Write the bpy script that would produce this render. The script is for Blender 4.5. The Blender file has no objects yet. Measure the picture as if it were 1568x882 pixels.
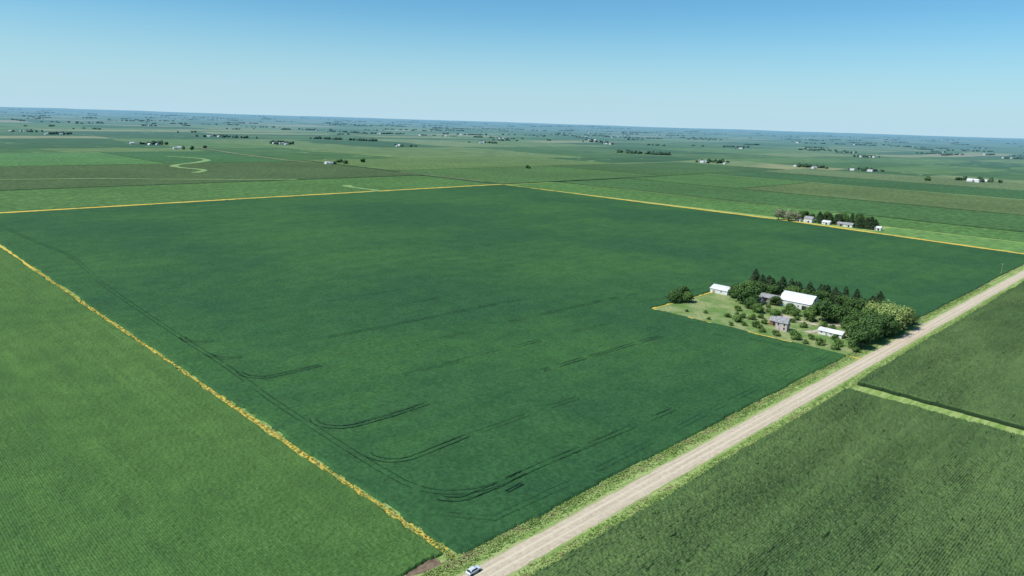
import bpy, math, random, bmesh
import numpy as np
from mathutils import Vector, Matrix
random.seed(7); rng=np.random.default_rng(11)
COL=bpy.context.collection
# ------------------------------------------------------------------ helpers
def link(o,parent=None):
    COL.objects.link(o)
    if parent: o.parent=parent
    return o
def vnoise(x,y,seed=0):
    x=np.asarray(x,float); y=np.asarray(y,float)
    xi=np.floor(x).astype(np.int64); yi=np.floor(y).astype(np.int64)
    fx=x-xi; fy=y-yi; fx=fx*fx*(3-2*fx); fy=fy*fy*(3-2*fy)
    def h(a,b):
        n=(a*374761393+b*668265263+seed*974711)&0xffffffff
        n=((n^(n>>13))*1274126177)&0xffffffff
        n=(n^(n>>16))&0xffff
        return n/65535.0
    return (h(xi,yi)*(1-fx)+h(xi+1,yi)*fx)*(1-fy)+(h(xi,yi+1)*(1-fx)+h(xi+1,yi+1)*fx)*fy
def relief(x,y):
    x=np.asarray(x,float); y=np.asarray(y,float)
    d=np.hypot(x-300,y-300)
    n=(vnoise(x/1700,y/1700,3)-.5)*.7+(vnoise(x/620,y/620,4)-.5)*.3
    a=np.clip((d-2300)/5000,0,1)*34
    far=np.clip((d-9000)/16000,0,1)
    return n*a+far*(22+75*(vnoise(x/5200,y/5200,5)-.3)+26*(vnoise(x/1500,y/1500,9)-.5))
def mesh_np(name,V,Fq,mats,smooth=False,tint=None,k=4,mi=None,parent=None):
    me=bpy.data.meshes.new(name)
    V=np.asarray(V,np.float32); Fq=np.asarray(Fq,np.int32)
    me.vertices.add(len(V)); me.vertices.foreach_set('co',V.ravel())
    me.loops.add(Fq.size); me.loops.foreach_set('vertex_index',Fq.ravel())
    me.polygons.add(len(Fq)); me.polygons.foreach_set('loop_start',np.arange(0,Fq.size,k,dtype=np.int32))
    me.polygons.foreach_set('loop_total',np.full(len(Fq),k,np.int32))
    me.polygons.foreach_set('use_smooth',np.full(len(Fq),smooth))
    if mi is not None: me.polygons.foreach_set('material_index',np.asarray(mi,np.int32))
    for m in (mats if isinstance(mats,(list,tuple)) else [mats]): me.materials.append(m)
    if tint is not None:
        a=me.attributes.new('tint','FLOAT','FACE'); a.data.foreach_set('value',np.asarray(tint,np.float32))
    me.update(calc_edges=True)
    return link(bpy.data.objects.new(name,me),parent)
def height_field(name,xs,ys,zf,mat):
    X,Y=np.meshgrid(xs,ys); Z=zf(X,Y)
    V=np.stack([X.ravel(),Y.ravel(),Z.ravel()],1)
    nx=len(xs); ny=len(ys)
    i=(np.arange(ny-1)[:,None]*nx+np.arange(nx-1)[None,:]).ravel()
    F=np.stack([i,i+1,i+1+nx,i+nx],1)
    zz=Z.ravel()[F].max(1); F=F[zz>-.4]
    return mesh_np(name,V,F,mat,smooth=True)
def graded(a,b,s0,s1):
    out=[a]; 
    while out[-1]<b:
        t=(out[-1]-a)/(b-a); out.append(out[-1]+s0+(s1-s0)*t)
    return np.array(out)
def ribbon(name,pts,w,z,mat,jit=.25,step=3,zf=None):
    pts=[Vector(p) for p in pts]; P=[]
    for a,b in zip(pts,pts[1:]):
        n=max(1,int((b-a).length/step))
        for i in range(n): P.append(a.lerp(b,i/n))
    P.append(pts[-1]); V=[];F=[]
    for i,p in enumerate(P):
        t=(P[min(i+1,len(P)-1)]-P[max(i-1,0)]).normalized(); nrm=Vector((-t.y,t.x))
        l=w/2*(1+2*jit*(float(vnoise(i*.37,3.3,70))-.5)); r=w/2*(1+2*jit*(float(vnoise(i*.37,9.3,71))-.5))
        for q in (p+nrm*l,p-nrm*r):
            zz=z+(float(relief(q.x,q.y)) if zf else 0)
            V.append((q.x,q.y,zz))
        if i: k=2*i; F.append((k-2,k-1,k+1,k))
    return mesh_np(name,V,F,mat)
def smooth_path(pts,n=6):
    P=[Vector(p) for p in pts]; P=[P[0]*2-P[1]]+P+[P[-1]*2-P[-2]]; out=[]
    for i in range(1,len(P)-2):
        a,b,c,d=P[i-1:i+3]
        for j in range(n):
            t=j/n; out.append(.5*((2*b)+(c-a)*t+(2*a-5*b+4*c-d)*t*t+(3*b-a-3*c+d)*t**3))
    out.append(P[-2]); return [tuple(p) for p in out]
# ------------------------------------------------------------------ materials
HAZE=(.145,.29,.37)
class M:
    def __init__(s,name,rough=.9,haze=False,spec=.15):
        s.m=bpy.data.materials.new(name); s.m.use_nodes=True; s.nt=s.m.node_tree
        s.b=s.nt.nodes['Principled BSDF']; s.b.inputs['Roughness'].default_value=rough
        s.b.inputs['Specular IOR Level'].default_value=spec; s.haze=haze
        s.geo=s.nt.nodes.new('ShaderNodeNewGeometry'); s.pos=s.geo.outputs['Position']
    def set(s,sock,v):
        if hasattr(v,'is_output'): s.nt.links.new(v,sock)
        elif isinstance(v,tuple) and len(v)==3 and sock.type=='RGBA': sock.default_value=(*v,1)
        else: sock.default_value=v
    def math(s,op,a,b=0.,c=None):
        n=s.nt.nodes.new('ShaderNodeMath'); n.operation=op; s.set(n.inputs[0],a); s.set(n.inputs[1],b)
        if c is not None: s.set(n.inputs[2],c)
        return n.outputs[0]
    def vm(s,op,a,b):
        n=s.nt.nodes.new('ShaderNodeVectorMath'); n.operation=op; s.set(n.inputs[0],a)
        if b is not None: s.set(n.inputs[1],b)
        return n.outputs['Value'] if op in('LENGTH','DOT_PRODUCT','DISTANCE') else n.outputs[0]
    def noise(s,sc=(1,1,1),scale=1.,detail=3.,rough=.55,off=0.):
        v=s.vm('MULTIPLY',s.pos,tuple(float(q) for q in sc))
        v=s.vm('ADD',v,(off,off*1.7,0.))
        n=s.nt.nodes.new('ShaderNodeTexNoise'); s.nt.links.new(v,n.inputs['Vector'])
        n.inputs['Scale'].default_value=scale; n.inputs['Detail'].default_value=detail; n.inputs['Roughness'].default_value=rough
        return n.outputs['Fac']
    def step(s,v,a,b):
        n=s.nt.nodes.new('ShaderNodeMapRange'); n.interpolation_type='SMOOTHSTEP'
        s.set(n.inputs[0],v); n.inputs[1].default_value=a; n.inputs[2].default_value=b
        return n.outputs[0]
    def mix(s,f,a,b,mode='MIX'):
        n=s.nt.nodes.new('ShaderNodeMix'); n.data_type='RGBA'; n.blend_type=mode
        s.set(n.inputs[0],f); s.set(n.inputs[6],a); s.set(n.inputs[7],b); return n.outputs[2]
    def xyz(s):
        n=s.nt.nodes.new('ShaderNodeSeparateXYZ'); s.nt.links.new(s.pos,n.inputs[0]); return n.outputs
    def attr(s,name):
        n=s.nt.nodes.new('ShaderNodeAttribute'); n.attribute_name=name; return n.outputs['Fac']
    def bump(s,h,dist=.3,strength=.6):
        n=s.nt.nodes.new('ShaderNodeBump'); s.nt.links.new(h,n.inputs['Height']); n.inputs['Distance'].default_value=dist
        n.inputs['Strength'].default_value=strength; s.nt.links.new(n.outputs[0],s.b.inputs['Normal'])
    def done(s,c):
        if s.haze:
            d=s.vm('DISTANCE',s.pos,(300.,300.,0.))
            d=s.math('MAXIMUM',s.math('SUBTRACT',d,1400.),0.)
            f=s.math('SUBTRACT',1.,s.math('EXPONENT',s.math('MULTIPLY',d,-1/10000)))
            c=s.mix(f,c,HAZE)  # aerial haze painted into the base colour, stronger away from the site
        s.set(s.b.inputs['Base Color'],c); return s.m
def crop_mat(name,c1,c2,c3,haze=False,rowdir='x',rowamt=.35,finesc=.9,bump=.35,con=1.):
    m=M(name,haze=haze)
    big=m.step(m.noise(scale=.0055,detail=5,off=len(name)),.36,.64)
    c=m.mix(big,c1,c2)
    rs=(.02,1.1,0) if rowdir=='x' else (1.1,.02,0)
    row=m.step(m.noise(rs,scale=1,detail=2,off=3),.35,.68)
    c=m.mix(m.math('MULTIPLY',row,rowamt),c,c3)
    band=m.step(m.noise((.003,.09,0) if rowdir=='x' else (.09,.003,0),scale=1,detail=2,off=8),.4,.62)
    c=m.mix(m.math('MULTIPLY',band,.35),c,c3)
    med=m.step(m.noise(scale=.06,detail=5,rough=.65,off=31),.36,.64)
    c=m.mix(med,m.mix(1.,c,(.9,.91,.92),'MULTIPLY'),m.mix(1.,c,(1.1,1.08,1.05),'MULTIPLY'))
    fine=m.noise(scale=finesc,detail=4,rough=.7)
    k=m.step(fine,.28,.72)
    dark=m.mix(1.,c,(1-.42*con,1-.4*con,1-.42*con),'MULTIPLY'); lite=m.mix(1.,c,(1+.4*con,1+.33*con,1+.3*con),'MULTIPLY')
    c=m.mix(k,dark,lite)
    m.bump(fine,bump,.6)
    return m.done(c)
def simple(name,c,var=.2,scale=1.,rough=.8,haze=False,tint=False,spec=.2):
    m=M(name,rough=rough,haze=haze,spec=spec)
    n=m.step(m.noise(scale=scale,detail=4),.3,.7)
    a=tuple(q*(1-var) for q in c); b=tuple(min(1,q*(1+var)) for q in c)
    col=m.mix(n,a,b)
    if tint:
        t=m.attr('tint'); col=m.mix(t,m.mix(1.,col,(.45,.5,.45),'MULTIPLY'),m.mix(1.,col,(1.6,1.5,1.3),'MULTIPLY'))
    return m.done(col)
# ------------------------------------------------------------------ ground (one sheet to the horizon)
def ground_material():
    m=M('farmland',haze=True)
    w1=m.math('MULTIPLY',m.math('SUBTRACT',m.noise(scale=.0011,detail=2),.5),420.)
    w2=m.math('MULTIPLY',m.math('SUBTRACT',m.noise(scale=.0011,detail=2,off=40),.5),420.)
    X,Y,_=m.xyz()
    far=m.step(m.vm('DISTANCE',m.pos,(300.,300.,0.)),900,3000)
    X2=m.math('ADD',X,m.math('MULTIPLY',w1,far)); Y2=m.math('ADD',Y,m.math('MULTIPLY',w2,far))
    def cells(a,b,seed):
        cx=m.math('FLOOR',m.math('DIVIDE',X2,a)); cy=m.math('FLOOR',m.math('DIVIDE',Y2,b))
        n=m.nt.nodes.new('ShaderNodeCombineXYZ'); m.set(n.inputs[0],cx); m.set(n.inputs[1],cy); n.inputs[2].default_value=seed
        w=m.nt.nodes.new('ShaderNodeTexWhiteNoise'); m.nt.links.new(n.outputs[0],w.inputs['Vector']); return w.outputs['Value']
    a=cells(402.,804.,1.); b=cells(804.,268.,2.); c_=cells(1609.,1609.,5.)
    sel=m.math('GREATER_THAN',c_,.5)
    v=m.math('ADD',m.math('MULTIPLY',a,sel),m.math('MULTIPLY',b,m.math('SUBTRACT',1.,sel)))
    r=m.nt.nodes.new('ShaderNodeValToRGB'); m.nt.links.new(v,r.inputs[0]); cr=r.color_ramp; cr.interpolation='CONSTANT'
    cols=[(0,(.042,.105,.038)),(.16,(.09,.17,.055)),(.3,(.058,.13,.042)),(.44,(.115,.185,.065)),(.56,(.07,.14,.045)),(.68,(.15,.21,.09)),(.78,(.045,.11,.04)),(.88,(.22,.24,.12)),(.95,(.28,.26,.16))]
    while len(cr.elements)<len(cols): cr.elements.new(.5)
    for e,(p,c) in zip(cr.elements,cols): e.position=p; e.color=(*c,1)
    c=r.outputs[0]
    mott=m.step(m.noise(scale=.012,detail=4),.3,.7); c=m.mix(mott,m.mix(1.,c,(.8,.82,.8),'MULTIPLY'),m.mix(1.,c,(1.15,1.12,1.1),'MULTIPLY'))
    n=m.noise(scale=.0016,detail=3,off=11)
    ww=m.math('SUBTRACT',1.,m.step(m.math('ABSOLUTE',m.math('SUBTRACT',n,.5)),.0,.006))
    c=m.mix(m.math('MULTIPLY',ww,.7),c,(.19,.28,.11))
    fx=m.math('FRACT',m.math('DIVIDE',m.math('ADD',X,-860.+16090*20),1609.)); fy=m.math('FRACT',m.math('DIVIDE',m.math('ADD',Y,16090.*20),1609.))
    rd=m.math('MAXIMUM',m.math('LESS_THAN',fx,.005),m.math('LESS_THAN',fy,.005))
    c=m.mix(m.math('MULTIPLY',m.math('MULTIPLY',rd,m.step(m.vm('DISTANCE',m.pos,(300.,300.,0.)),2000,2600)),.5),c,(.30,.29,.2))
    wd=m.step(m.noise((.0006,.0016,0),scale=1,detail=5,rough=.65,off=23),.59,.65)
    c=m.mix(m.math('MULTIPLY',wd,m.math('MULTIPLY',m.step(m.vm('DISTANCE',m.pos,(300.,300.,0.)),6000,11000),.85)),c,(.02,.05,.03))
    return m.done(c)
na=720; rad=np.concatenate([[0.],np.geomspace(120,70000,190)])
ang=np.linspace(0,2*np.pi,na,endpoint=False)
Rr,Aa=np.meshgrid(rad[1:],ang,indexing='ij')
gx=300+Rr*np.cos(Aa); gy=300+Rr*np.sin(Aa); gz=relief(gx,gy)-.25
V=np.vstack([[[300,300,-.25]],np.stack([gx.ravel(),gy.ravel(),gz.ravel()],1)])
ii=np.arange(len(rad)-2)[:,None]*na; jj=np.arange(na)[None,:]; j2=(jj+1)%na
Fq=np.stack([(1+ii+jj),(1+ii+na+jj),(1+ii+na+j2),(1+ii+j2)],-1).reshape(-1,4)
g=mesh_np('ground',V,Fq,ground_material(),smooth=True)
bm=bmesh.new(); bm.from_mesh(g.data); bm.verts.ensure_lookup_table()
for j in range(na): bm.faces.new((bm.verts[0],bm.verts[1+j],bm.verts[1+(j+1)%na]))
bm.to_mesh(g.data); bm.free()
# ------------------------------------------------------------------ grass (verges, margins)
m=M('verge_grass'); X,Y,_=m.xyz()
n1=m.step(m.noise(scale=.35,detail=5,rough=.7),.35,.65); n2=m.step(m.noise((.05,.5,0),scale=1,detail=4,off=5),.4,.62); n3=m.step(m.noise((.12,.6,0),scale=1,detail=5,off=9,rough=.7),.44,.58)
c=m.mix(n1,(.14,.25,.055),(.22,.33,.085)); c=m.mix(n2,c,(.31,.40,.14))
wob=m.math('MULTIPLY',m.noise(scale=.12,detail=3,off=2),5.)
yy=m.math('ADD',Y,wob)
br=m.math('MULTIPLY',m.step(yy,10.,11.6),m.math('SUBTRACT',1.,m.step(yy,14.,16.)))
c=m.mix(m.math('MULTIPLY',br,m.math('MULTIPLY',n3,.9)),c,(.19,.15,.085))
ym=m.math('ABSOLUTE',Y); sh=m.math('SUBTRACT',1.,m.step(m.math('ADD',ym,m.math('MULTIPLY',n1,1.2)),4.4,6.0))
c=m.mix(m.math('MULTIPLY',sh,.7),c,(.40,.38,.22))
m.bump(m.noise(scale=1.2,detail=4),.4,.7)
grass=m.done(c)
def rect(name,x0,y0,x1,y1,z,mat):
    return mesh_np(name,[(x0,y0,z),(x1,y0,z),(x1,y1,z),(x0,y1,z)],[(0,1,2,3)],mat)
rect('grass',-900,-700,1000,892,0,grass)
# ------------------------------------------------------------------ crops
soy_m=crop_mat('soybean_canopy',(.026,.090,.032),(.045,.128,.034),(.027,.092,.036),rowamt=.35,finesc=.7,con=.75)
left_m=crop_mat('left_crop_canopy',(.062,.145,.038),(.084,.175,.046),(.050,.122,.035),rowdir='y',rowamt=.5,finesc=1.3)
def corn_material():
    m=M('corn_canopy'); X,Y,Z=m.xyz()
    big=m.step(m.noise((.008,.03,0),scale=1,detail=5),.38,.62)
    c=m.mix(big,(.050,.112,.034),(.082,.155,.048))
    med=m.step(m.noise((.1,.25,0),scale=1,detail=5,rough=.7,off=14),.4,.62)
    c=m.mix(med,m.mix(1.,c,(.82,.84,.85),'MULTIPLY'),m.mix(1.,c,(1.12,1.1,1.05),'MULTIPLY'))
    t=m.step(m.noise(scale=1.7,detail=4,rough=.75),.45,.68)
    c=m.mix(m.math('MULTIPLY',t,.75),c,(.18,.24,.11))
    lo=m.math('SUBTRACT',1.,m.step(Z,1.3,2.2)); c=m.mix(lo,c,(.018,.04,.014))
    m.bump(m.noise(scale=3,detail=3),.3,.6)
    return m.done(c)
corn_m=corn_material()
def edge_wob(X,Y,s=0): return (vnoise(X*.22,Y*.22,20+s)-.5)*1.3+(vnoise(X*.04,Y*.04,21+s)-.5)*1.6
def soy_z(X,Y):
    w=edge_wob(X,Y)
    xr=np.interp(Y,[11,314,522,886],[790,832,839,860]); yt=np.interp(X,[5,45,361,860],[860,861,875,886])
    d=np.minimum.reduce([X-4.6,Y-10.8,xr-X,yt-Y])+w
    yard=np.minimum.reduce([X-283,403-X,140-Y])+w
    z=.85+.30*(vnoise(X*.9,Y*.9,1)-.5)+.5*(vnoise(X*.05,Y*.05,2)-.5)
    return np.where((d>0)&(yard<0),z,-.5)
height_field('soybean_field',graded(2,870,.75,2.2),graded(8,892,.75,2.2),soy_z,soy_m)
def corn_z(X,Y,x0,x1,ytop):
    w=edge_wob(X,Y,5)
    d=np.minimum.reduce([X-x0,x1-X,ytop-Y])+w
    ph=Y/.76*2*np.pi+ (vnoise(X*.05,Y*.05,7)-.5)*1.5
    z=2.05+.32*np.sin(ph)+.75*(vnoise(X*1.4,Y*1.8,6)-.5)+.5*(vnoise(X*.03,Y*.12,8)-.5)
    gap=vnoise(X*.35,Y*.9,31)>.92
    z=np.where(gap,z-.7,z)
    return np.where(d>0,z,-.5)
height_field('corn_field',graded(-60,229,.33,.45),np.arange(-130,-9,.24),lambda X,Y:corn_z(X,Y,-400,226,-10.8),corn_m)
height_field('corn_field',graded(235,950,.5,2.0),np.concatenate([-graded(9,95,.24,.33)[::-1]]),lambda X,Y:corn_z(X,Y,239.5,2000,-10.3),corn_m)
def left_z(X,Y):
    w=edge_wob(X,Y,9)
    d=np.minimum.reduce([1.2-X,Y-14.5,862-Y])+w
    z=.95+.14*np.sin(X/.76*2*np.pi+(vnoise(X*.05,Y*.05,17)-.5)*2)+.42*(vnoise(X*1.2,Y*1.1,16)-.5)+.5*(vnoise(X*.12,Y*.03,18)-.5)
    return np.where(d>0,z,-.5)
height_field('green_crop_field',np.arange(-125,4,.26),graded(12,866,.34,2.2),left_z,left_m)
rect('green_crop_field',-1500,14,-124.5,862,.9,left_m)
rect('corn_field',-60,-700,226,-129.5,2,corn_m)
rect('corn_field',239.5,-1500,950,-94.5,2,corn_m)
def field(x0,y0,x1,y1,c,z=.35,rd='x'):
    c=tuple(q*1.15 for q in c)
    c2=tuple(q*1.22 for q in c); c3=tuple(q*.76 for q in c)
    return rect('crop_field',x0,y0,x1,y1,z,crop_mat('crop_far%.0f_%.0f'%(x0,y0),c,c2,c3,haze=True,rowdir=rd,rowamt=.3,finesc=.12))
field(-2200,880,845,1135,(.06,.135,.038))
field(-2200,1137,862,1640,(.056,.098,.036),.4)
field(-2200,1646,500,2150,(.066,.16,.052))
field(504,1646,824,2190,(.044,.115,.04),.33)
field(876,893,1420,1280,(.060,.125,.04),.33,'y')
field(876,1284,1750,1700,(.088,.15,.052),.36)
field(1425,893,2100,1280,(.05,.108,.038),.35)
field(865,300,1010,880,(.068,.155,.042),.3,'y')
field(905,-1400,1010,295,(.064,.145,.04),.3,'y')
field(1016,-1400,1255,880,(.05,.118,.038),.42,'y')
field(1262,-1400,1600,600,(.082,.13,.048),.34,'y')
field(1262,604,1600,886,(.06,.135,.042),.34,'y')
field(1612,-1400,1900,886,(.042,.105,.04),.38,'y')
field(1906,-1400,2240,886,(.10,.15,.065),.38,'y')
lg=simple('bright_grass',(.12,.235,.06),.25,.08,haze=True)
rect('pasture',806,12,898,188,.1,lg)
ww=simple('waterway_grass',(.19,.30,.11),.2,.1,haze=True)
ribbon('grass_waterway',smooth_path([(600,1930),(640,1850),(640,1760),(582,1670),(500,1590),(480,1509),(500,1430),(454,1362)]),16,.7,ww,.5,15)
ribbon('grass_waterway',smooth_path([(564,882),(575,905),(568,960),(580,1000)]),13,.7,ww,.5,10)
ribbon('grass_waterway',[(1010,300),(1000,500),(1005,700),(990,880)],6,.75,ww,.5,20)
ribbon('grass_waterway',[(1606,-1400),(1604,200),(1606,886)],8,.75,ww,.5,40)
ribbon('grass_waterway',smooth_path([(-900,1400),(-500,1330),(-200,1400),(60,1340),(250,1290),(400,1210),(560,1140)]),9,.75,ww,.5,20)
dirt=simple('dirt_lane',(.33,.30,.19),.2,.1,haze=True)
ribbon('dirt_lane',[(878,2440),(832,1982),(828,1690),(850,1600)],7,.8,dirt,.3,20)
ribbon('dirt_lane',[(866,1230),(868,1060),(868,950)],4,.8,dirt,.3,20)
dk=simple('ditch_weeds',(.02,.05,.018),.3,.1,haze=True)
ribbon('ditch',[(872,893),(1420,889)],7,.7,dk,.6,12)
ribbon('ditch',[(-1500,1136),(300,1137),(862,1141)],5,.7,dk,.6,12)
ribbon('ditch',[(866,1640),(868,1240)],4,.8,dk,.6,12)
# grass margins round the soybean field, golden to stand in for yellow boundary lines
m=M('boundary_line_grass'); n=m.step(m.noise(scale=.35,detail=4,rough=.7),.3,.46); c=m.mix(n,(.27,.27,.06),(.62,.45,.08)); marg=m.done(c)
ribbon('boundary_line_margin',[(3,9),(2.6,200),(3,450),(3.2,862)],2.2,.06,marg,.35,1.5)
ribbon('boundary_line_margin',[(-60,866),(45,867),(361,881),(860,892),(845,522),(838,314),(796,14)],9,.5,marg,.3,4)
ribbon('boundary_line_margin',[(284.3,3),(284,80),(284,139.5),(330,140),(402,139.5)],1.8,.08,marg,.3,1.5)
# sprayer tracks: flat strips over the soybeans, soil and canopy-gap shade as dark colour
tr=simple('wheel_track_gap',(.013,.046,.02),.4,.4)
def arc(cx,cy,r,a0,a1,n=10): return [(cx+r*math.cos(math.radians(a0+(a1-a0)*i/n)),cy+r*math.sin(math.radians(a0+(a1-a0)*i/n))) for i in range(n+1)]
TR=[]
def track(pts,w=.55,gap=2.6,thr=.25):
    pts=[Vector(p) for p in pts]
    for s in (-1,1):
        q=[]
        for i,p in enumerate(pts):
            t=(pts[min(i+1,len(pts)-1)]-pts[max(i-1,0)]).normalized(); q.append(p+Vector((-t.y,t.x))*gap/2*s)
        TR.append((q,w*.8,thr))
track(smooth_path([(24,751),(30,640),(36,539),(27,430),(23,330),(21,260),(20,200),(17,150),(16,100),(16,70),(17,52),(21,42),(30,35),(42,32.5),(64,32.5),(100,31.5),(142,30)]),.42,2.6,.15)
track(arc(28,42,9.5,200,270)+[(40,32),(52,32.8)],.6,2.6,.15); track([(38,27),(46,27.5)],1.1,1.3)
track(arc(30,78,11,170,270)+[(45,67.5),(57,68)],.6,2.6,.15); track([(57,68),(95,67),(120,66)],.3)
track(arc(31,116,12,160,270)+[(45,103.5),(66,104)],.8,2.6,.1); track([(134,101),(180,99),(231,97)],.55)
track([(78,139),(130,137),(170,136)],.4); track([(190,136),(235,134)],.3)
track(arc(33,188,12,160,270)+[(55,175.5)],.65,2.6,.15); track([(183,174),(240,173),(310,171)],.5); track([(110,174),(160,173)],.3)
track([(81,214),(150,212),(230,210)],.5); track(arc(33,224,12,170,265),.6,2.6,.1)
track(arc(33,258,12,150,265),.6,2.6,.1); track([(140,250),(190,248)],.4)
track([(120,285),(180,283)],.35); track([(260,174),(300,174)],.3); track([(230,300),(310,298)],.3)
track(smooth_path([(275,150),(290,152),(330,150),(385,152),(408,148),(418,130),(422,60)]),.35)
track([(14,30),(24,18),(60,17),(200,19),(280,17)],.2,2.6,.4)
track([(260,80),(268,60),(272,30)],.4)
Vs=[];Fs=[]
for q,w,thr in TR:
    P=[]
    for a,b in zip(q,q[1:]):
        n=max(1,int((b-a).length/1.2))
        for i in range(n): P.append(a.lerp(b,i/n))
    P.append(q[-1])
    for i in range(len(P)-1):
        vn=float(vnoise(P[i].x*.12,P[i].y*.12,50))
        if vn<thr: continue
        t=(P[i+1]-P[i]).normalized(); nn=Vector((-t.y,t.x)); k=len(Vs)
        w1=w*(.45+.9*vn)*random.uniform(.75,1.2)/2
        for p in (P[i],P[i+1]):
            for s in(-1,1): r_=p+nn*w1*s; Vs.append((r_.x,r_.y,1.2))
        Fs.append((k,k+1,k+3,k+2))
mesh_np('wheel_tracks',Vs,Fs,tr)
# ------------------------------------------------------------------ road
m=M('gravel'); X,Y,_=m.xyz()
c=m.mix(m.step(m.noise(scale=.6,detail=6,rough=.75),.3,.7),(.42,.36,.26),(.58,.50,.375))
wt=m.math('ABSOLUTE',m.math('SUBTRACT',m.math('ABSOLUTE',m.math('ADD',Y,.2)),1.35))
c=m.mix(m.math('MULTIPLY',m.math('SUBTRACT',1.,m.step(wt,.2,.75)),.6),c,(.64,.56,.43))
c=m.mix(m.math('MULTIPLY',m.step(m.noise((.03,1.2,0),scale=1,detail=3,off=4),.5,.65),.35),c,(.33,.28,.19))
gravel=m.done(c); 
xs=graded(-400,3000,2.0,12); V=[];F=[]
for i,x in enumerate(xs):
    a=3.8+random.uniform(-.3,.3); b=-4.4+random.uniform(-.3,.3)
    V+=[(x,b,.03),(x,b+.9,.1),(x,-.2,.2),(x,a-.9,.1),(x,a,.03)]
    if i:
        k=5*i
        for j in range(4): F.append((k-5+j,k+j,k+j+1,k-4+j))
mesh_np('gravel_road',V,F,gravel)
soil=simple('bare_soil',(.17,.125,.085),.35,.5)
mesh_np('bare_soil_patch',[(-13,13.4,.05),(-7,11.2,.05),(-2,10.5,.05),(-1,14,.05),(-3,17,.05),(-9,16,.05)],[(0,1,2,5),(2,3,4,5)],soil)
# ------------------------------------------------------------------ farmyard
m=M('yard_grass'); n=m.step(m.noise(scale=.06,detail=5,rough=.65),.38,.62); n2=m.step(m.noise(scale=.5,detail=4,off=3),.35,.65)
c=m.mix(n,(.12,.22,.055),(.30,.33,.15)); c=m.mix(m.math('MULTIPLY',n2,.5),c,(.13,.22,.06)); m.bump(n2,.4,.5); yg=m.done(c)
rect('farmyard_grass',284,6,402,139,.04,yg)
dg=simple('drive_gravel',(.44,.39,.3),.2,.4)
ribbon('driveway',smooth_path([(391,0),(390,12),(385,25),(370,38),(350,40),(335,50),(338,70),(350,90)]),4.5,.12,dg,.3,2)
ribbon('driveway',smooth_path([(350,40),(325,42),(312,46)]),3.5,.11,dg,.3,2)
# ------------------------------------------------------------------ vegetation generators
def quads(C,N,s,asp=.7):
    n=len(C); N=N/np.linalg.norm(N,axis=1,keepdims=True)
    A=np.cross(N,rng.normal(size=(n,3))); A/=np.linalg.norm(A,axis=1,keepdims=True); B=np.cross(N,A)
    s=np.asarray(s).reshape(-1,1)
    V=np.stack([C-A*s,C-B*s*asp,C+A*s,C+B*s*asp],1).reshape(-1,3)
    return V,np.arange(4*n).reshape(n,4)
def limb(p,q,r0,r1,sides=6):
    p=np.array(p,float);q=np.array(q,float);d=q-p;d/=np.linalg.norm(d)
    a=np.cross(d,[.3,.9,.2]);a/=np.linalg.norm(a);b=np.cross(d,a);V=[];F=[]
    for c,r in((p,r0),(q,r1)):
        for k in range(sides): t=2*math.pi*k/sides; V.append(c+a*r*math.cos(t)+b*r*math.sin(t))
    for k in range(sides): F.append((k,(k+1)%sides,sides+(k+1)%sides,sides+k))
    return np.array(V),np.array(F)
bark=simple('bark',(.12,.09,.065),.3,2.)
def join_parts(name,parts,mats):
    V=[];F=[];T=[];MI=[];o=0
    for v,f,t,mi in parts: V.append(v);F.append(f+o);T.append(np.broadcast_to(t,(len(f),)));MI.append(np.full(len(f),mi));o+=len(v)
    o=mesh_np(name,np.vstack(V),np.vstack(F),mats,tint=np.concatenate(T),mi=np.concatenate(MI)); COL.objects.unlink(o); me=o.data; bpy.data.objects.remove(o); return me
def decid(mat,H=12,R=8,n=3600,lobes=13,low=.14,leaf=.5):
    parts=[(*limb((0,0,-.3),(.2,.1,H*.42),.045*H*.8,.03*H*.8),.5,1)]
    for i in range(lobes):
        a=i*2.4+random.random(); zz=random.uniform(low+.12,.8); rr=R*.62*math.sqrt(max(.05,1-((zz-.4)/.5)**2))*random.uniform(.5,1.05)
        c=np.array([math.cos(a)*rr,math.sin(a)*rr,zz*H]); lr=R*random.uniform(.34,.5)
        if i==0: c=np.array([0,0,H*.72]); lr=R*.5
        parts.append((*limb((.15,.1,H*random.uniform(.2,.4)),c,.018*H,.006*H,5),.5,1))
        k=n//lobes; d=rng.normal(size=(k,3)); d/=np.linalg.norm(d,axis=1,keepdims=True)
        rad_=lr*(.55+.5*rng.random((k,1))**.6)*(1+.25*np.sin(d[:,:1]*5+d[:,1:2]*7+i)); C=c+d*rad_*np.array([1,1,.85])
        keep=C[:,2]>low*H*.4; C=C[keep]; d=d[keep]
        v,f=quads(C,d*1.3+np.array([0,0,.5])+rng.normal(size=C.shape)*.45,leaf*rng.uniform(.6,1.35,len(C)))
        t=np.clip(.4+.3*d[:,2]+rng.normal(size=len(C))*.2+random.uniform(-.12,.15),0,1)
        parts.append((v,f,t,0))
    return join_parts('deciduous_crown',parts,[mat,bark])
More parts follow.
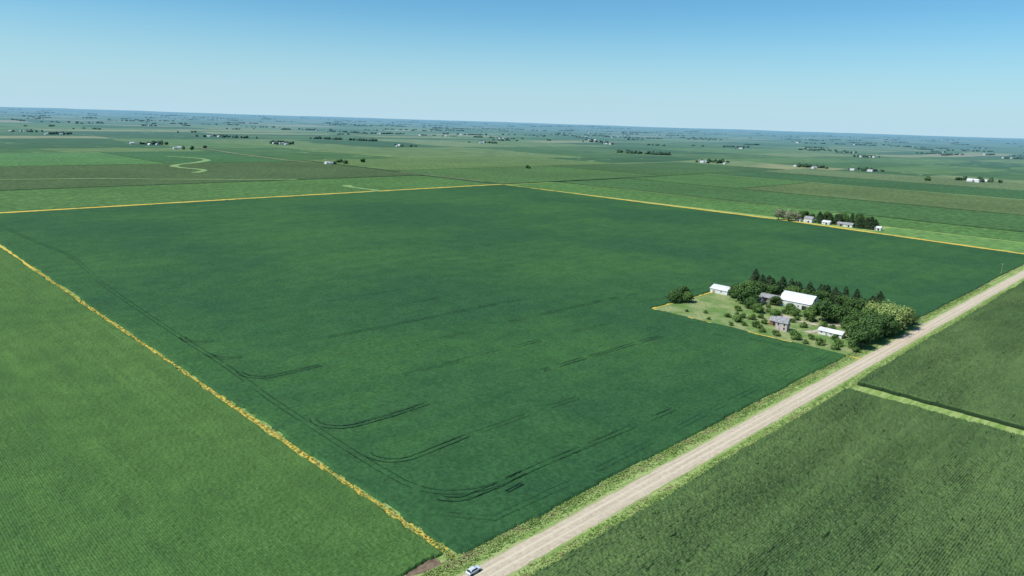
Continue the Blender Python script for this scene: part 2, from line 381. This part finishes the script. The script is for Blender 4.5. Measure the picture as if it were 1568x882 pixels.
def conifer(mat,H=14,R=3.2,n=1700):
    parts=[(*limb((0,0,-.3),(0,0,H*.97),.26,.04),.5,1)]
    z=rng.random(n)**1.25; zc=.06+.94*z; tier=np.floor(zc*13)/13
    rr=R*(1-zc)**.6*(.35+.65*rng.random(n)**.5)*(1+.3*np.sin(tier*40+rng.normal(size=n)*.2)); a=rng.random(n)*2*np.pi
    rr*=1+.3*np.sin(a*5+tier*30)
    C=np.stack([np.cos(a)*rr,np.sin(a)*rr,zc*H-rr*.3],1); N=np.stack([np.cos(a)*.6,np.sin(a)*.6,np.ones(n)],1)+rng.normal(size=(n,3))*.35
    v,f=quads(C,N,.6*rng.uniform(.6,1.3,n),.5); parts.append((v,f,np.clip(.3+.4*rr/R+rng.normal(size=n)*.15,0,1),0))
    return join_parts('conifer_crown',parts,[mat,bark])
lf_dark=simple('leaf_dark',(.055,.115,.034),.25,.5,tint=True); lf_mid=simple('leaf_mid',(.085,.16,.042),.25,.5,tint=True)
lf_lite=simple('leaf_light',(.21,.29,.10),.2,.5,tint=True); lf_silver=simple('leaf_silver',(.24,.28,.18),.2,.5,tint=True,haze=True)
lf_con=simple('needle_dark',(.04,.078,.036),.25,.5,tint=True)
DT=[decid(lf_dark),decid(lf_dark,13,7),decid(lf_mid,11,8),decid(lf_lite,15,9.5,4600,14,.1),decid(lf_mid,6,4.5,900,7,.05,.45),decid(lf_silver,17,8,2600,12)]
CT=[conifer(lf_con,12,3.8),conifer(lf_con,13,4.2),conifer(lf_con,10,3.6)]
def plant(name,me,x,y,s=1.,sz=None,z=0.):
    o=link(bpy.data.objects.new(name,me)); o.location=(x,y,z); o.rotation_euler=(0,0,random.uniform(0,6.28)); sz=sz or s; o.scale=(s,s*random.uniform(.9,1.1),sz); return o
T='deciduous_tree'
for x,y,k,s in [(312,140,0,.75),(319,135,2,.7),(327,143,1,.75),(352,106,0,1.3),(358,113,1,.95),(345,50,1,1.15),(351,44,0,1.05),(341,57,2,.7),
                (304,12,0,1.0),(313,17,1,1.05),(322,12,1,1.1),(333,16,0,1.15),(343,11,1,1.1),(345,22,1,1.05),(352,12,3,1.1),(362,16,3,1.15),(372,11,3,1.0),(380,16,2,.95),(362,27,2,1.0),(372,28,3,.9),(386,12,0,.8),(353,31,0,.9),(330,25,2,.8),(342,32,0,.8),
                (326,73,2,.65),(333,88,2,.6),(340,97,0,.65),(379,44,1,.9),(388,52,0,.95),(357,62,2,.65),(360,120,1,.8),(380,112,0,.95),(386,122,2,.8),(392,33,1,.85),(392,70,0,.9),(392,92,2,.9),(388,80,1,.8),(386,104,0,.8),(394,42,0,.85),(375,60,1,.7),(345,68,2,.5),(395,24,2,.7),(362,90,0,.6),(356,76,2,.5)]:
    plant(T,DT[k],x,y,s,s*.95)
for x,y,s in [(297,71,.9),(300,85,.85),(292,43,.8),(290,55,.7),(293,30,.8),(291,64,.55),(305,95,.6),(310,72,.6),(318,62,.7),(299,48,.7),(322,52,.65),(303,110,.4),(290,100,.35),(330,38,.7),(310,28,.6),(291,20,.7),(335,62,.6),(345,75,.7),(352,90,.5),(296,120,.35),(313,82,.7),(327,100,.7),(288,36,.5),(289,84,.45),(299,22,.8),(295,78,.5),(312,88,.6),(321,80,.6),(328,62,.5),(333,44,.7),(300,38,.6),(306,76,.4),(317,95,.4),(340,84,.6),(295,10,.6)]:
    plant('shrub',DT[4],x,y,s,s*.85)
for i,y in enumerate(np.arange(34,131,4.4)):
    plant('conifer_tree',CT[i%3],407+random.uniform(-4,4),y+random.uniform(-2,2),random.uniform(.95,1.35),random.uniform(.65,1.1))
for x,y,s in [(396,118,1),(398,106,.8),(400,96,1),(399,72,1.1),(396,60,1.),(400,50,1),(390,128,.6),(400,84,1)]: plant('conifer_tree',CT[random.randrange(3)],x,y,s*1.2,s*.9)
for x,y,k,s in [(836,314,5,1.05),(842,303,5,1),(834,298,5,.85),(845,292,5,.9),(840,308,5,.7),(868,292,1,1),(862,280,0,.9),(880,300,0,.9),(872,262,1,1.1),(880,245,0,1.1),(884,225,1,1.2),(876,210,0,1.1),(865,268,2,.9),(888,268,0,1),(866,238,0,1),(868,222,1,1)]: plant(T,DT[k],x,y,s)
for x,y in [(852,262),(858,252),(862,244),(858,240),(868,238),(858,218),(862,212),(856,204),(866,203),(852,198),(870,250),(872,230),(850,212),(860,196),(860,268),(864,256),(866,228)]: plant('conifer_tree',CT[random.randrange(3)],x,y,random.uniform(1.2,1.6),random.uniform(.95,1.25))
# roadside weeds
n=15000
wx=np.concatenate([-20+rng.random(n)**1.7*600,rng.random(2500)**1.5*500]); side=rng.random(n)<.6
wy=np.concatenate([np.where(side,4.6+rng.random(n)**.5*6.4,-5.2-rng.random(n)**.7*5.8),np.zeros(2500)])
wx[n:],wy[n:]=2.8+rng.normal(size=2500)*1.0,10+rng.random(2500)**1.4*500
n=len(wx); tone=np.clip(vnoise(wx*.15,wy*.5,60)+rng.normal(size=n)*.2,0,1)
C=np.repeat(np.stack([wx,wy,np.full(n,.18)],1),3,0)+rng.normal(size=(3*n,3))*np.array([.25,.25,.06])
N=rng.normal(size=(3*n,3))*.6+np.array([0,0,1.1]); v,f=quads(C,N,rng.uniform(.15,.42,3*n),.6)
m=M('weeds'); c=m.mix(m.step(m.attr('tint'),.15,.6),(.12,.21,.05),(.26,.35,.11)); c=m.mix(m.step(m.attr('tint'),.85,.97),c,(.24,.19,.12)); wm=m.done(c)
mesh_np('roadside_weeds',v,f,wm,tint=np.repeat(tone,3))
# ------------------------------------------------------------------ buildings
white=simple('white_paint',(.66,.66,.64),.1,.6,.6); wroof=simple('white_metal_roof',(.62,.63,.64),.12,.25,.5,spec=.4)
gray=simple('gray_shingle',(.27,.27,.28),.25,.8); pink=simple('faded_boards',(.52,.43,.40),.2,.8); red=simple('rusty_roof',(.26,.12,.09),.3,.5); glass=simple('window_glass',(.03,.04,.05),.1,1,.15,spec=.6); dark=simple('dark_opening',(.03,.03,.03),.2,1); tanw=simple('weathered_wood',(.34,.3,.25),.2,.8)
def box(name,c,s,mat,parent):
    x,y,z=[q/2 for q in s]; V=[(c[0]+i*x,c[1]+j*y,c[2]+k*z) for i in(-1,1) for j in(-1,1) for k in(-1,1)]
    return mesh_np(name,V,[(0,1,3,2),(4,6,7,5),(0,4,5,1),(2,3,7,6),(0,2,6,4),(1,5,7,3)],mat,parent=parent)
def building(name,x,y,L,W,H,RH,wall,roof,rot=0.,gambrel=False,doors=(),wins=(),chim=False,over=.45):
    e=link(bpy.data.objects.new(name,None)); e.location=(x,y,0); e.rotation_euler=(0,0,rot)
    if gambrel: prof=[(-W/2,H),(-W*.32,H+RH*.62),(0,H+RH),(W*.32,H+RH*.62),(W/2,H)]
    else: prof=[(-W/2,H),(0,H+RH),(W/2,H)]
    V=[];full=[(-W/2,-.2)]+prof+[(W/2,-.2)]; n=len(full)
    for yy in(-L/2,L/2):
        for p in full: V.append((p[0],yy,p[1]))
    me=bpy.data.meshes.new('walls'); me.from_pydata(V,[],[tuple(range(n)),tuple(range(2*n-1,n-1,-1)),(0,n,n+1,1),(n-2,2*n-2,2*n-1,n-1)]); me.materials.append(wall); link(bpy.data.objects.new('walls',me),e)
    o=prof; top=[(px*(1+over*2/W) if i in(0,len(o)-1) else px,pz+.12-(over*.5 if i in(0,len(o)-1) else 0)) for i,(px,pz) in enumerate(o)]
    V=[];F=[];k=len(top)
    for yy in(-L/2-over,L/2+over):
        for px,pz in top: V.append((px,yy,pz+.14))
        for px,pz in top: V.append((px,yy,pz-.02))
    for i in range(k-1):
        F+=[(i,i+1,2*k+i+1,2*k+i),(k+i,3*k+i,3*k+i+1,k+i+1),(i,k+i,k+i+1,i+1),(2*k+i,2*k+i+1,3*k+i+1,3*k+i)]
    F+=[(0,2*k,3*k,k),(k-1,2*k-1,4*k-1,3*k-1)]
    mesh_np('roof',V,F,roof,parent=e)
    for i,(sd,u,z,w,h) in enumerate(doors):
        c,s=((-W/2-.03,u,z+h/2),(.1,w,h)) if sd==0 else ((u,-L/2-.03,z+h/2),(w,.1,h)); box('door_%d'%(i+1),c,s,dark if h>2.3 else tanw,e)
    for i,(sd,u,z,w,h) in enumerate(wins):
        c,s=((-W/2-.02,u,z+h/2),(.08,w,h)) if sd==0 else ((u,-L/2-.02,z+h/2),(w,.08,h)); box('window_%d'%(i+1),c,s,glass,e)
        c,s=((-W/2-.04,u,z-.06),(.16,w+.3,.1)) if sd==0 else ((u,-L/2-.04,z-.06),(w+.3,.16,.1)); box('sill_%d'%(i+1),c,s,white,e)
    if chim: box('chimney',(W*.1,L*.2,H+RH+.2),(.7,.7,1.8),red,e)
    return e
building('white_barn',371,77,22,12,4.6,5.2,white,wroof,gambrel=True,doors=[(0,-6,0,3,3),(1,0,0,3.6,3.6),(0,5,0,1.2,2.1)],wins=[(0,-2,1.6,1,1),(0,1,1.6,1,1),(1,-3.5,4.8,1,1.2),(1,3.5,4.8,1,1.2),(1,0,6.6,1.2,1.3)])
building('gray_shed',372,98,14,8,2.8,2,tanw,gray,doors=[(0,-3,0,3,2.6),(0,3,0,3,2.6)])
building('machine_shed',367,134,14,11,3.2,2.2,white,wroof,doors=[(1,0,0,4,3),(0,4,0,2,2.1)],wins=[(0,-2,1.5,1,.8)])
building('farm_house',305,58,7,6,5.2,3,pink,gray,rot=.15,doors=[(0,1,0,1,2.1)],wins=[(0,-1.8,1,.9,1.4),(0,-1.8,3.4,.9,1.3),(0,1.8,3.4,.9,1.3),(1,-1.2,1,.9,1.4),(1,1.2,3.4,.9,1.3),(1,-1.2,3.4,.9,1.3)],chim=True)
building('small_barn',313,66,6,5,3,2.2,red,gray,doors=[(0,0,0,1.6,2.4)])
building('long_shed',318,33,14,6,2.4,1.4,white,wroof,doors=[(0,-4,0,2.6,2.4),(0,2,0,1,2)],wins=[(0,-.5,1.2,1,.7),(0,5,1.2,1,.7)])
building('outbuilding',363,54,7,5,2.6,1.4,white,gray,doors=[(0,0,0,2,2.4)])
building('outbuilding',370,50,6,5,2.6,1.4,white,wroof,doors=[(0,0,0,2,2.4)])
building('country_house',383,28,10,8,3.2,2.6,white,gray,doors=[(0,0,0,1,2.1)],wins=[(0,-3,1,1.2,1.2),(0,3,1,1.2,1.2),(1,-2,1,1,1.2),(1,2,1,1,1.2)],chim=True)
building('outbuilding',357,100,6,6,2.6,1.6,tanw,gray,doors=[(0,0,0,2,2.4)])
for nm,x,y,L,W,H,RH,wl,rf in [('country_house',849,277,11,9,5,3,white,gray),('white_shed',851,254,10,8,3,2,white,wroof),('white_shed',853,226,11,8,3,2.2,white,gray),('gray_shed',853,236,8,7,3,2,tanw,gray),('white_shed',854,190,8,6,3,1.8,white,wroof),('garage',846,290,7,6,2.8,1.8,white,gray)]:
    building(nm,x,y,L,W,H,RH,wl,rf,doors=[(0,-1,0,2.2,2.4)],wins=[(0,2.2,1.2,1,1)])
hw=simple('distant_white',(.68,.68,.68),.05,.05,haze=True); hr=simple('distant_roof',(.38,.38,.39),.2,.01,haze=True)
def far_building(x,y,L,W,H,rot,nm):
    z=float(relief(x,y)); V=[(a,b,c) for b in(-L/2,L/2) for a,c in((-W/2,-1),(-W/2,H),(0,H+W*.3),(W/2,H),(W/2,-1))]
    me=bpy.data.meshes.new(nm); me.from_pydata(V,[],[(0,1,2,3,4),(9,8,7,6,5),(0,5,6,1),(4,3,8,9),(1,6,7,2),(2,7,8,3)])
    me.materials.append(hw); me.materials.append(hr); me.polygons[4].material_index=me.polygons[5].material_index=random.choice((0,1,1))
    o=link(bpy.data.objects.new(nm,me)); o.location=(x,y,z); o.rotation_euler=(0,0,rot)
bm=bmesh.new(); bmesh.ops.create_icosphere(bm,subdivisions=2,radius=1); ico=bpy.data.meshes.new('t'); bm.to_mesh(ico); bm.free()
IV=np.array([v.co[:] for v in ico.vertices]); IF=np.array([p.vertices[:] for p in ico.polygons]); bpy.data.meshes.remove(ico)
DV=[];DF=[];DTt=[];off=0
def far_tree(x,y,r,h):
    global off
    v=IV*(1+rng.normal(size=(len(IV),1))*.22)*np.array([r*random.uniform(.8,1.2),r*random.uniform(.8,1.2),h*.52])+np.array([x,y,float(relief(x,y))+h*.46])
    DV.append(v); DF.append(IF+off); DTt.append(np.clip(rng.random(len(IF))*.7+random.uniform(-.1,.3),0,1)); off+=len(v)
def grove(x,y,n,sx,sy,r=6,h=11):
    for i in range(n):
        far_tree(x+random.gauss(0,sx),y+random.gauss(0,sy),r*random.uniform(.6,1.3),h*random.uniform(.6,1.25))
def tline(a,b,n,r=6,h=11):
    for i in range(n):
        t=random.random(); far_tree(a[0]+(b[0]-a[0])*t+random.gauss(0,5),a[1]+(b[1]-a[1])*t+random.gauss(0,5),r*random.uniform(.6,1.3),h*random.uniform(.6,1.25))
farms=[(758,3721,14),(822,2692,14),(1359,2769,22),(1436,3542,14),(899,1553,4),(2600,2804,12),(2229,1216,16),(2336,930,9),(2393,748,10),(2192,400,8),(3711,1231,16),(4909,843,22),(3337,4339,12),(717,4091,9),(1798,2512,4),(3548,2737,6),(799,2349,3),(1841,5797,12),(1558,6604,12),(1330,2700,12)]
for x,y,n in farms:
    sx,sy=(26,34) if y>x else (34,26)
    grove(x,y,int(n*1.4),sx,sy,6,10)
    for i in range(4 if n>4 else 2):
        far_building(x+random.uniform(-60,25)-15,y+random.uniform(-55,55)-15,random.uniform(10,22),random.uniform(7,11),random.uniform(3,5),random.choice((0,1.57)),random.choice(('distant_farmhouse','distant_barn')))
tline((1811,3333),(2004,3020),40,7,11); tline((2492,1854),(2571,1624),34,8,13); tline((1290,3500),(1500,3300),18); grove(2034,470,3,3,3,6,13); grove(1277,1220,3,5,5,5,8); grove(860,2760,6,15,15)
tline((2320,860),(2450,1000),9,5,9)
for i in range(360):
    a=math.radians(random.uniform(3,87)); d=4400*math.exp(random.random()**.75*1.75); x=-114+d*math.cos(a)*1.0; y=-125+d*math.sin(a)
    k=random.random(); big=1+d/11000
    if k<.5: grove(x,y,random.randint(2,10),26*big,26*big,5.5*big,10)
    else:
        L=random.uniform(80,320)*big; t=random.choice((0,math.pi/2,math.pi/2*random.random(),-.785,-.785))
        tline((x,y),(x+L*math.cos(t),y+L*math.sin(t)),random.randint(8,20),6*big,11)
    if random.random()<.32 and d<13000:
        for j in range(random.randint(1,2)): far_building(x+random.uniform(-60,20),y+random.uniform(-60,20),random.uniform(12,28),random.uniform(8,12),random.uniform(4,7),random.choice((0,1.57)),'distant_barn')
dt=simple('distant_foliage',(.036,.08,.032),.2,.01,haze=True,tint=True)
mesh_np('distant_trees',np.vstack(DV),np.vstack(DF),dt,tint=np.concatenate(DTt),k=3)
# ------------------------------------------------------------------ utility pole
e=link(bpy.data.objects.new('utility_pole',None)); e.location=(643,13,0)
v,f=limb((0,0,-.3),(0,0,10),.18,.12,8); mesh_np('pole',v,f,tanw,parent=e); box('crossarm',(0,0,9.2),(.14,2.4,.16),tanw,e)
for j in(-1,0,1): box('insulator_%d'%(j+2),(0,j*1.05,9.42),(.12,.12,.24),white,e)
# ------------------------------------------------------------------ parked car
def car(x,y,rot):
    e=link(bpy.data.objects.new('parked_car',None)); e.location=(x,y,.16); e.rotation_euler=(0,0,rot)
    paint=simple('silver_car_paint',(.55,.62,.70),.03,1,.3,spec=.6); tyre=simple('tyre',(.02,.02,.02),.1,3)
    def loft(name,prof,ws,mat):
        V=[];n=len(prof)
        for s in(-1,1):
            for (px,pz),w in zip(prof,ws): V.append((px,s*w,pz))
        me=bpy.data.meshes.new(name); faces=[tuple(range(n)),tuple(range(2*n-1,n-1,-1))]+[(i,n+i,n+(i+1)%n,(i+1)%n) for i in range(n)]
        me.from_pydata(V,[],faces); me.materials.append(mat); o=link(bpy.data.objects.new(name,me),e)
        b=o.modifiers.new('b','BEVEL'); b.width=.06; b.segments=3; return o
    loft('body',[(-2.25,.32),(-2.3,.75),(-2.1,.98),(-1.0,1.02),(.95,1.0),(2.0,.86),(2.28,.65),(2.25,.3)],[.8,.86,.84,.9,.9,.82,.78,.78],paint)
    loft('cabin_glass',[(-2.0,.97),(-1.6,1.42),(-1.2,1.5),(.1,1.5),(.5,1.4),(1.15,.97)],[.8,.64,.62,.62,.64,.8],glass)
    loft('roof_panel',[(-1.62,1.43),(-1.2,1.53),(.1,1.53),(.45,1.44),(.1,1.50),(-1.2,1.50)],[.65,.64,.64,.66,.63,.63],paint)
    for i,(a,b) in enumerate([(-1.4,-.82),(-1.4,.82),(1.4,-.82),(1.4,.82)]):
        bpy.ops.mesh.primitive_cylinder_add(radius=.34,depth=.24,vertices=24,location=(a,b,.2),rotation=(math.pi/2,0,0)); o=bpy.context.object; o.name='wheel_%d'%(i+1); o.data.materials.append(tyre); o.parent=e
    for s in(-1,1): box('headlight_%d'%(s+2),(2.22,s*.6,.7),(.1,.3,.14),white,e)
car(2.2,2.6,.05)
# ------------------------------------------------------------------ camera / sun / sky
CAM=Vector((-113.8,-125.2,120)); pitch=math.radians(13.07); roll=math.radians(1.79); az=math.radians(45.1)
fwdh=Vector((math.cos(az),math.sin(az),0)); right=Vector((math.sin(az),-math.cos(az),0)); up=Vector((0,0,1))
Fv=fwdh*math.cos(pitch)-up*math.sin(pitch); U=right.cross(Fv); Zc=-Fv
Xc=right*math.cos(roll)+U*math.sin(roll); Yc=Zc.cross(Xc)
cam=bpy.data.cameras.new('camera'); co=link(bpy.data.objects.new('camera',cam))
co.matrix_world=Matrix(((Xc.x,Yc.x,Zc.x,CAM.x),(Xc.y,Yc.y,Zc.y,CAM.y),(Xc.z,Yc.z,Zc.z,CAM.z),(0,0,0,1)))
cam.lens=25.16; cam.sensor_width=36; cam.clip_start=1; cam.clip_end=200000
bpy.context.scene.camera=co
sunh=(-right*.9-fwdh*.35).normalized(); el=math.radians(54); sd=sunh*math.cos(el)+up*math.sin(el)
w=bpy.data.worlds.new('World'); bpy.context.scene.world=w; w.use_nodes=True; nt=w.node_tree; bg=nt.nodes['Background']
sk=nt.nodes.new('ShaderNodeTexSky'); sk.sky_type='NISHITA'; sk.sun_disc=False; sk.sun_elevation=el; sk.sun_rotation=math.atan2(sd.x,sd.y); sk.altitude=100; sk.air_density=1.0; sk.dust_density=.3; sk.ozone_density=2.0
def wmix(mode,f,a,b):
    n=nt.nodes.new('ShaderNodeMix'); n.data_type='RGBA'; n.blend_type=mode
    for s,v in((n.inputs[0],f),(n.inputs[6],a),(n.inputs[7],b)):
        if hasattr(v,'is_output'): nt.links.new(v,s)
        else: s.default_value=v
    return n.outputs[2]
tint=wmix('MULTIPLY',1.,sk.outputs[0],(.47,.86,1.02,1))
tc=nt.nodes.new('ShaderNodeTexCoord'); sx=nt.nodes.new('ShaderNodeSeparateXYZ'); nt.links.new(tc.outputs['Generated'],sx.inputs[0])
mr=nt.nodes.new('ShaderNodeMapRange'); nt.links.new(sx.outputs[2],mr.inputs[0]); mr.inputs[1].default_value=-.02; mr.inputs[2].default_value=.155; mr.inputs[3].default_value=1.; mr.inputs[4].default_value=0.; mr.interpolation_type='SMOOTHSTEP'
hz=wmix('MIX',mr.outputs[0],tint,(4.1,5.9,6.9,1))
nt.links.new(hz,bg.inputs[0]); bg.inputs[1].default_value=.12
L=bpy.data.lights.new('sun','SUN'); L.energy=4.9; L.angle=math.radians(.53); L.color=(1,.955,.88); lo=link(bpy.data.objects.new('sun',L)); lo.rotation_euler=sd.to_track_quat('Z','Y').to_euler()
vs=bpy.context.scene.view_settings; vs.view_transform='Standard'; vs.look='None'; vs.exposure=0
